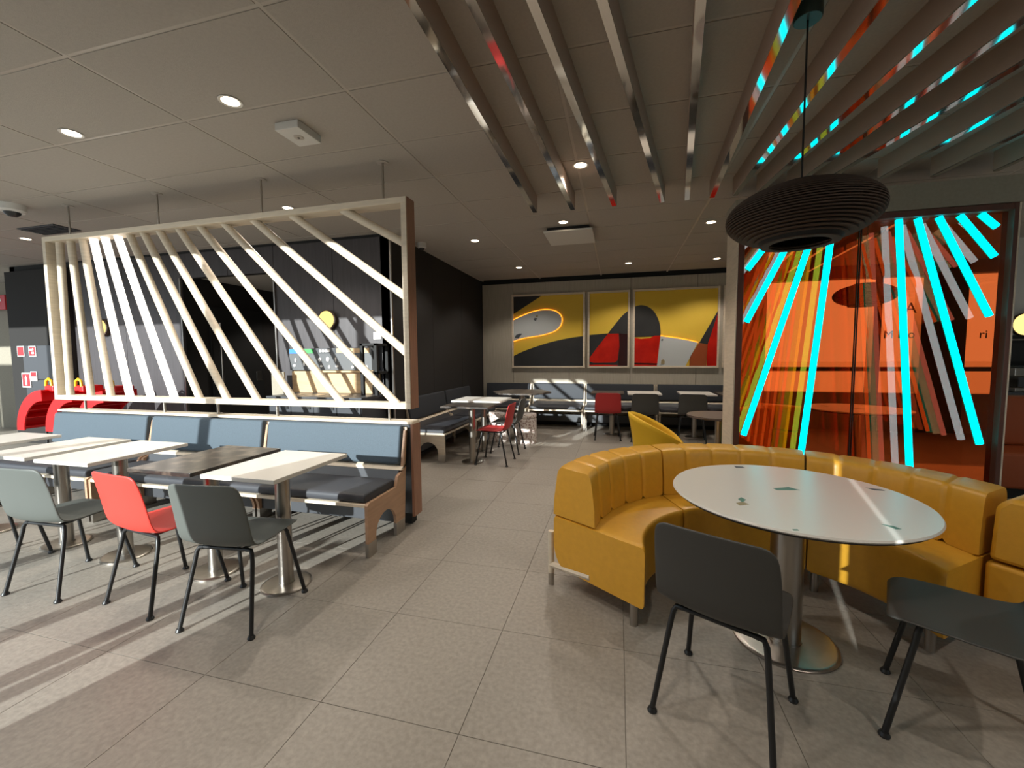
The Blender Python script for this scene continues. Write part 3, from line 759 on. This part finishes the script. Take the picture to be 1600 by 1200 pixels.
picture(-.587, .205, 'narrow picture in the middle with a black hill over a red shape', 'artyellow',
        [('black_cutout', 'artblack', [(600,404)]+smooth_curve([(735,393),(760,360),(800,310),(835,270),(880,232)])+[(880,630),(600,630)]),
         ('red_mirror', 'redgloss', [(612,556),(660,490),(735,396),(808,394),(812,480),(800,575),(780,590),(640,592),(612,585)]),
         ('maroon_mirror', 'maroon', [(812,394),(880,398),(880,630),(806,630),(806,580),(815,480)]), ('red_mirror', 'redgloss', [(605,606),(700,604),(800,608),(800,640),(605,640)])])
picture(.262, 1.775, 'wide picture with a black dome, red mirrors and a pale block', 'artyellow',
        [('black_cutout', 'artblack', [(905,418)]+smooth_curve([(905,214),(960,202),(1010,215),(1050,250),(1080,310),(1090,370),(1090,412)])),
         ('red_mirror', 'redgloss', [(905,424),(960,430),(1020,424),(1050,408),(1090,408),(1086,500),(1078,625),(905,625)]),
         ('maroon_mirror', 'maroon', [(905,592),(1070,596),(1068,606),(905,602)]),
         ('pale_cutout', 'artwhite', [(1090,412)]+smooth_curve([(1090,412),(1200,427),(1280,441),(1342,456)])+[(1258,625),(1066,625)]),
         ('led_edge', 'orangeled', smooth_curve([(1090,408),(1200,423),(1280,438),(1342,453)])),
         ('black_cutout', 'artblack', [(1485,242),(1352,457),(1410,467),(1485,260)]),
         ('red_mirror', 'redgloss', [(1485,258),(1408,467),(1402,560),(1402,625),(1485,625)]),
         ('amber_mirror', 'orange', [(1350,459),(1406,468),(1400,560),(1398,625),(1285,625),(1292,550)]),
         ('chip', 'chip2', [(1092,600),(1095,575),(1108,566),(1118,580),(1116,600)]), ('chip', 'chip3', [(1092,438),(1100,430),(1110,436),(1100,446)])])
picture(1.832, 3.35, 'orange picture mostly hidden behind the glass panel', 'orange',
        [('amber_cutout', 'yellow', [(1525,192),(1700,185),(1700,530),(1525,545)]), ('red_mirror', 'redgloss', [(1525,548),(1700,535),(1700,640),(1525,640)])])

# ------------------------------------------------------------------ wall sconces
for x, lab in ((-3.67, 'round amber wall lamp above the order point'), (-7.72, 'round amber wall lamp above the red booster seats')):
    t = thing('wall_lamp', lab, 'lamp', (x, 4.70, 1.88), 0, 'round amber wall lamps')
    MB().lathe([(0,0),(.125,0),(.13,.01),(.13,.06),(.118,.066),(0,.066)], 40).build('housing', M['lampblk'], t, smooth=True).rotation_euler = (PI/2, 0, 0)
    MB().lathe([(0,.064),(.117,.064),(.10,.078),(0,.084)], 40).build('diffuser', M['sconce'], t, smooth=True).rotation_euler = (PI/2, 0, 0)
t = thing('wall_lamp', 'round glowing wall lamp on the white counter wall at the right edge', 'lamp', (5.30, 7.18, 1.77), 0, 'round amber wall lamps')
MB().lathe([(0,0),(.15,0),(.155,.01),(.155,.05),(0,.05)], 40).build('housing', M['lampblk'], t, smooth=True).rotation_euler = (PI/2, 0, 0)
MB().lathe([(0,.049),(.145,.049),(.12,.075),(0,.085)], 40).build('diffuser', M['sconce'], t, smooth=True).rotation_euler = (PI/2, 0, 0)

# ------------------------------------------------------------------ ceiling devices
t = thing('ceiling_sensor', 'white rectangular box sensor on the ceiling above the white tables', 'sensor', (-2.11, 2.46, CEIL))
MB().box((-.09,-.11,-.05), (.09,.11,0)).build('case', M['white'], t, bevel=.004)
MB().lathe([(0,-.054),(.03,-.054),(.034,-.05),(0,-.05)], 24).build('sensor_ring', M['runner'], t, smooth=True)
MB().lathe([(0,-.057),(.008,-.057),(.008,-.054),(0,-.054)], 12).build('sensor_eye', M['black'], t)
t = thing('security_camera', 'white dome camera on the ceiling at the left edge', 'camera', (-5.86, 2.86, CEIL))
MB().lathe([(0,-.075),(.085,-.075),(.10,-.06),(.10,0),(0,0)], 32).build('housing', M['white'], t, smooth=True)
MB().lathe([(0,-.12),(.03,-.115),(.055,-.095),(.062,-.075),(0,-.075)], 24).build('dome', M['black'], t, smooth=True)
t = thing('security_camera', 'small white camera on the ceiling beside the lattice screen, by the hall wall', 'camera', (-2.60, 5.25, CEIL))
MB().lathe([(0,-.07),(.05,-.07),(.06,-.06),(.06,0),(0,0)], 24).build('housing', M['white'], t, smooth=True)
MB().lathe([(0,-.10),(.025,-.095),(.04,-.07),(0,-.07)], 20).build('dome', M['black'], t, smooth=True)
t = thing('ceiling_cassette', 'flat square ceiling cassette hanging between the fins and the pictures', 'ceiling unit', (-.60, 5.33, CEIL))
MB().box((-.29,-.31,-.065), (.29,.31,-.045)).build('cover_plate', M['white'], t, bevel=.004)
MB().box((-.25,-.27,-.045), (.25,.27,0)).build('housing', M['blackm'], t)
t = thing('air_vent', 'dark rectangular air vent in the ceiling at the far left', 'vent', (-6.55, 3.50, CEIL))
MB().box((-.31,-.13,-.012), (.31,.13,0)).build('vent_frame', M['cabinet'], t, bevel=.002)
for k in range(6):
    MB().box((-.28,-.105+.038*k,-.018), (.28,-.095+.038*k,-.010)).build('louvre', M['black'], t)

# ------------------------------------------------------------------ order point behind the screen
t = thing('service_station', 'slate self service station with icon board and black open shelf against the dark wall', 'counter', (-3.50, 4.40, 0))
def k_(x, y, z): return (x+3.50, y-4.40, z)
def kb(n, a, b, m, p=None, bv=.003): return MB().box(k_(*a), k_(*b)).build(n, m, p or t, bevel=bv)
kb('cabinet_body', (-4.15, 4.16, .08), (-2.86, 4.69, .905), M['cabinet'])
kb('plinth', (-4.12, 4.2, 0), (-2.9, 4.68, .08), M['blackm'])
kb('countertop', (-4.17, 4.13, .905), (-2.84, 4.69, .93), M['cabinet'])
for k in range(4):
    dv = kb('door', (-4.14+.32*k, 4.142, .10), (-3.828+.32*k, 4.16, .895), M['cabinet'])
    kb('door_handle', (-3.90+.32*k, 4.134, .78), (-3.86+.32*k, 4.143, .86), M['black'], dv, 0)
kb('wood_back', (-4.26, 4.66, .93), (-2.93, 4.69, 1.215), M['tan'])
kb('wood_ledge', (-3.75, 4.60, 1.20), (-2.98, 4.66, 1.225), M['tan'])
ib = kb('icon_board', (-4.28, 4.65, 1.228), (-2.96, 4.69, 1.515), M['boardgrey'])
kb('blue_band', (-4.27, 4.644, 1.45), (-4.05, 4.651, 1.51), M['blue'], ib, 0)
kb('green_band', (-4.04, 4.644, 1.45), (-3.90, 4.651, 1.51), M['green'], ib, 0)
kb('dark_band', (-3.89, 4.644, 1.45), (-3.56, 4.651, 1.51), M['cabinet'], ib, 0)
kb('tan_band', (-3.54, 4.644, 1.45), (-3.06, 4.651, 1.51), M['tan'], ib, 0)
for q_ in range(4):
    kb('heading_mark', (-3.80+.042*q_, 4.641, 1.465), (-3.768+.042*q_, 4.645, 1.497), M['signwhite'], ib, 0)
random.seed(3)
for (ix, iz, sw, sh_) in ((-4.18,1.36,.03,.06), (-4.20,1.29,.04,.03), (-4.05,1.31,.035,.05), (-3.96,1.30,.04,.04), (-3.80,1.37,.05,.05), (-3.68,1.37,.05,.06), (-3.56,1.37,.015,.06), (-3.78,1.28,.04,.03), (-3.66,1.27,.03,.04), (-3.54,1.28,.05,.03), (-3.26,1.37,.035,.08), (-3.18,1.36,.03,.05), (-3.31,1.27,.05,.03), (-3.18,1.27,.04,.05), (-3.10,1.27,.03,.04)):
    n_ = random.choice((5, 6, 7))
    pl = [(ix+3.50+sw*.6*math.cos(2*PI*q/n_+.5)*random.uniform(.7,1.1), iz+sh_*.6*math.sin(2*PI*q/n_+.5)*random.uniform(.7,1.1)) for q in range(n_)]
    MB().prism(pl, 'y', .244, .251).build('icon_mark', M['signwhite'], ib)
for (xa, ya) in ((-3.03, 4.40), (-2.84, 4.40), (-3.03, 4.645), (-2.84, 4.645)):
    kb('shelf_post', (xa, ya, .93), (xa+.04, ya+.04, 1.56), M['blackm'])
for z in (1.19, 1.53):
    kb('shelf', (-3.03, 4.40, z), (-2.80, 4.685, z+.03), M['blackm'])
for x in (-3.95, -3.62, -3.25):
    kb('bin_hole', (x-.09, 4.25, .929), (x+.09, 4.42, .934), M['steel'], None, .002)
t = thing('divider_board', 'small beige upright board at the left end of the service station', 'board', (-4.33, 4.5, 0))
MB().box((-.10,-.012,.90), (.10,.012,1.21)).build('board', M['beige'], t, bevel=.004)
MB().box((-.02,-.02,0), (.02,.02,.90)).build('upright', M['black'], t)
MB().box((-.10,-.12,0), (.10,.12,.015)).build('foot', M['black'], t)
tag(MB().box((0,0,0), (.10,.012,.09)).build('notice_sheet', M['signwhite'], loc=(-3.02, 4.687, 1.62)), 'small white notice on the dark wall at the right of the amber lamp', 'notice')

# ------------------------------------------------------------------ red booster seats behind the bench
def booster(x, lab):
    t = thing('booster_seat', 'red plastic child booster seat with yellow handle, '+lab, 'booster seat', (x, 4.05, 0), 0, 'red booster seats behind the bench')
    st = MB().path([(-.2,.1,0),(-.2,.1,.45)], .015).path([(.2,.1,0),(.2,.1,.45)], .015).path([(-.2,.1,.45),(.2,.1,.45)], .015)
    st.build('stand', M['black'], t, smooth=True)
    outer = arc(.36, .41, .57, 180, 92, 12); inner = arc(.36, .41, .42, 92, 180, 12)
    for ya in (-.20, .185):
        MB().prism(outer+inner, 'y', ya, ya+.015).build('side_rib', M['redplastic'], t)
    o2 = arc(.36, .41, .57, 180, 92, 12); i2 = arc(.36, .41, .55, 92, 180, 12)
    MB().prism(o2+i2, 'y', -.185, .185).build('seat_shell', M['redplastic'], t, smooth=True)
    for k in range(5):
        a = math.radians(174-18*k); e = Vector((math.cos(a), math.sin(a)))
        n_ = Vector((-e.y, e.x))*.006
        p, q = Vector((.36,.41))+e*.42, Vector((.36,.41))+e*.555
        MB().prism([tuple(p+n_), tuple(p-n_), tuple(q-n_), tuple(q+n_)], 'y', -.19, .19).build('cross_rib', M['redplastic'], t)
    MB().box((.25,-.12,.95), (.43,.12,1.04)).build('handle_block', M['redplastic'], t, bevel=.02)
    MB().path([(.28,-.11,1.03),(.29,-.11,1.10),(.34,-.11,1.13),(.39,-.11,1.10),(.40,-.11,1.03)], .017, 10).build('handle', M['yellowplastic'], t, smooth=True)
for x, lab in ((-7.97, 'leftmost beside the dark pillar'), (-7.39, 'the middle one of the row'), (-6.81, 'rightmost below the glowing bars')):
    booster(x, lab)

# ------------------------------------------------------------------ fire signs and equipment at the left
t = thing('fire_cabinet', 'dark two door fire cabinet set in the dark wall at the left', 'cabinet', (-9.05, 4.638, 0))
def f_(n, a, b, m, p=None, bv=.003): return MB().box((a[0]+9.05, a[1], a[2]), (b[0]+9.05, b[1], b[2])).build(n, m, p or t, bevel=bv)
f_('upper_door', (-9.52,-.015,1.07), (-8.60,0,1.62), M['cabinet'])
f_('lower_door', (-9.50,-.015,.78), (-8.60,0,1.06), M['cabinet'])
def sign(x, z, w_, h_, m, lab, marks):
    s_ = thing('safety_sign', lab, 'sign', (x, 4.622, z), 0, 'fire safety signs on the dark wall')
    MB().box((-w_/2,-.008,-h_/2), (w_/2,0,h_/2)).build('plate', M['signwhite'], s_)
    MB().box((-w_*.42,-.011,-h_*.42), (w_*.42,-.0085,h_*.42)).build('field', M[m], s_)
    for a, b in marks:
        MB().box((a[0]*w_,-.0135,a[1]*h_), (b[0]*w_,-.0115,b[1]*h_)).build('symbol', M['signwhite'], s_)
ZX = lambda px, py: W(px, py, 4.62)
sign(*ZX(33,549), .17, .17, 'signred', 'plain red square sign, upper left on the dark wall', [])
sign(*ZX(51,549), .17, .17, 'signred', 'red hose sign, upper right on the dark wall', [((-.25,.05),(.05,.25)), ((-.05,-.25),(.28,-.05)), ((.1,.1),(.25,.3))])
sign(*ZX(42,594), .21, .24, 'signred', 'red fire extinguisher sign, low on the dark wall', [((-.1,-.35),(.12,.2)), ((-.05,.22),(.06,.32))])
sign(*ZX(53.5,588), .15, .16, 'signred', 'small half red half white sign beside the extinguisher sign', [((-.42,-.42),(.42,-.02))])
t = thing('exit_sign', 'red and white hanging sign at the far left edge', 'sign', (-11.95, 5.50, 2.52))
MB().box((-.35,-.03,-.14), (.30,.03,.14)).build('box', M['signred'], t, bevel=.005)
MB().box((-.32,-.034,-.11), (-.05,-.031,.11)).build('panel', M['signwhite'], t)
MB().prism([(.02,-.08),(.10,.0),(.06,.0),(.16,.10),(.20,.02),(.16,.02),(.10,-.08)], 'y', -.034, -.031).build('symbol', M['signwhite'], t)
MB().path([(0,0,.14), (0,0,CEIL-2.45)], .008).build('drop_rod', M['steel'], t)

# ------------------------------------------------------------------ right edge: counter wall and booth
struct(MB().box((3.9, 7.20, 0), (8.0, 7.32, CEIL)).build('wall_counter', M['white']))
t = thing('kitchen_counter', 'white counter with machines at the right edge beyond the glass panel', 'counter', (5.5, 6.85, 0))
MB().box((-1.1,-.3,0), (1.4,.3,.86)).build('cabinet_body', M['white'], t, bevel=.004)
MB().box((-1.12,-.32,.86), (1.42,.32,.90)).build('countertop', M['cabinet'], t, bevel=.004)
t = thing('coffee_machine', 'silver coffee machine standing on the white counter', 'machine', (5.15, 6.83, .90))
MB().box((-.3,-.22,0), (.3,.22,.05)).box((-.3,.0,.05), (.3,.22,.26)).box((-.3,-.2,.20), (.3,.22,.30)).build('body', M['steel'], t, bevel=.006)
MB().box((-.26,-.205,.06), (.26,-.19,.18)).build('drip_panel', M['cabinet'], t)
t = thing('oven', 'black built in oven on the white counter wall above the coffee machine', 'oven', (5.15, 7.0, 1.22))
MB().box((-.34,-.12,0), (.34,.19,.40)).build('body', M['blackm'], t, bevel=.005)
MB().box((-.26,-.128,.06), (.20,-.121,.30)).build('glass_door', M['black'], t)
MB().path([(-.25,-.15,.34), (.2,-.15,.34)], .01).build('handle', M['steel'], t)
t = thing('booth_seat', 'burnt orange booth seat at the right edge behind the glass panel', 'sofa', (3.72, 5.2, 0))
MB().box((-.5,-.30,.10), (.55,.30,.45)).build('seat', M['orange'], t, bevel=.03)
MB().box((-.5,.10,.45), (.55,.30,.95)).build('backrest', M['orange'], t, bevel=.03)
MB().box((-.46,-.26,0), (.51,.26,.10)).build('plinth', M['blackm'], t)
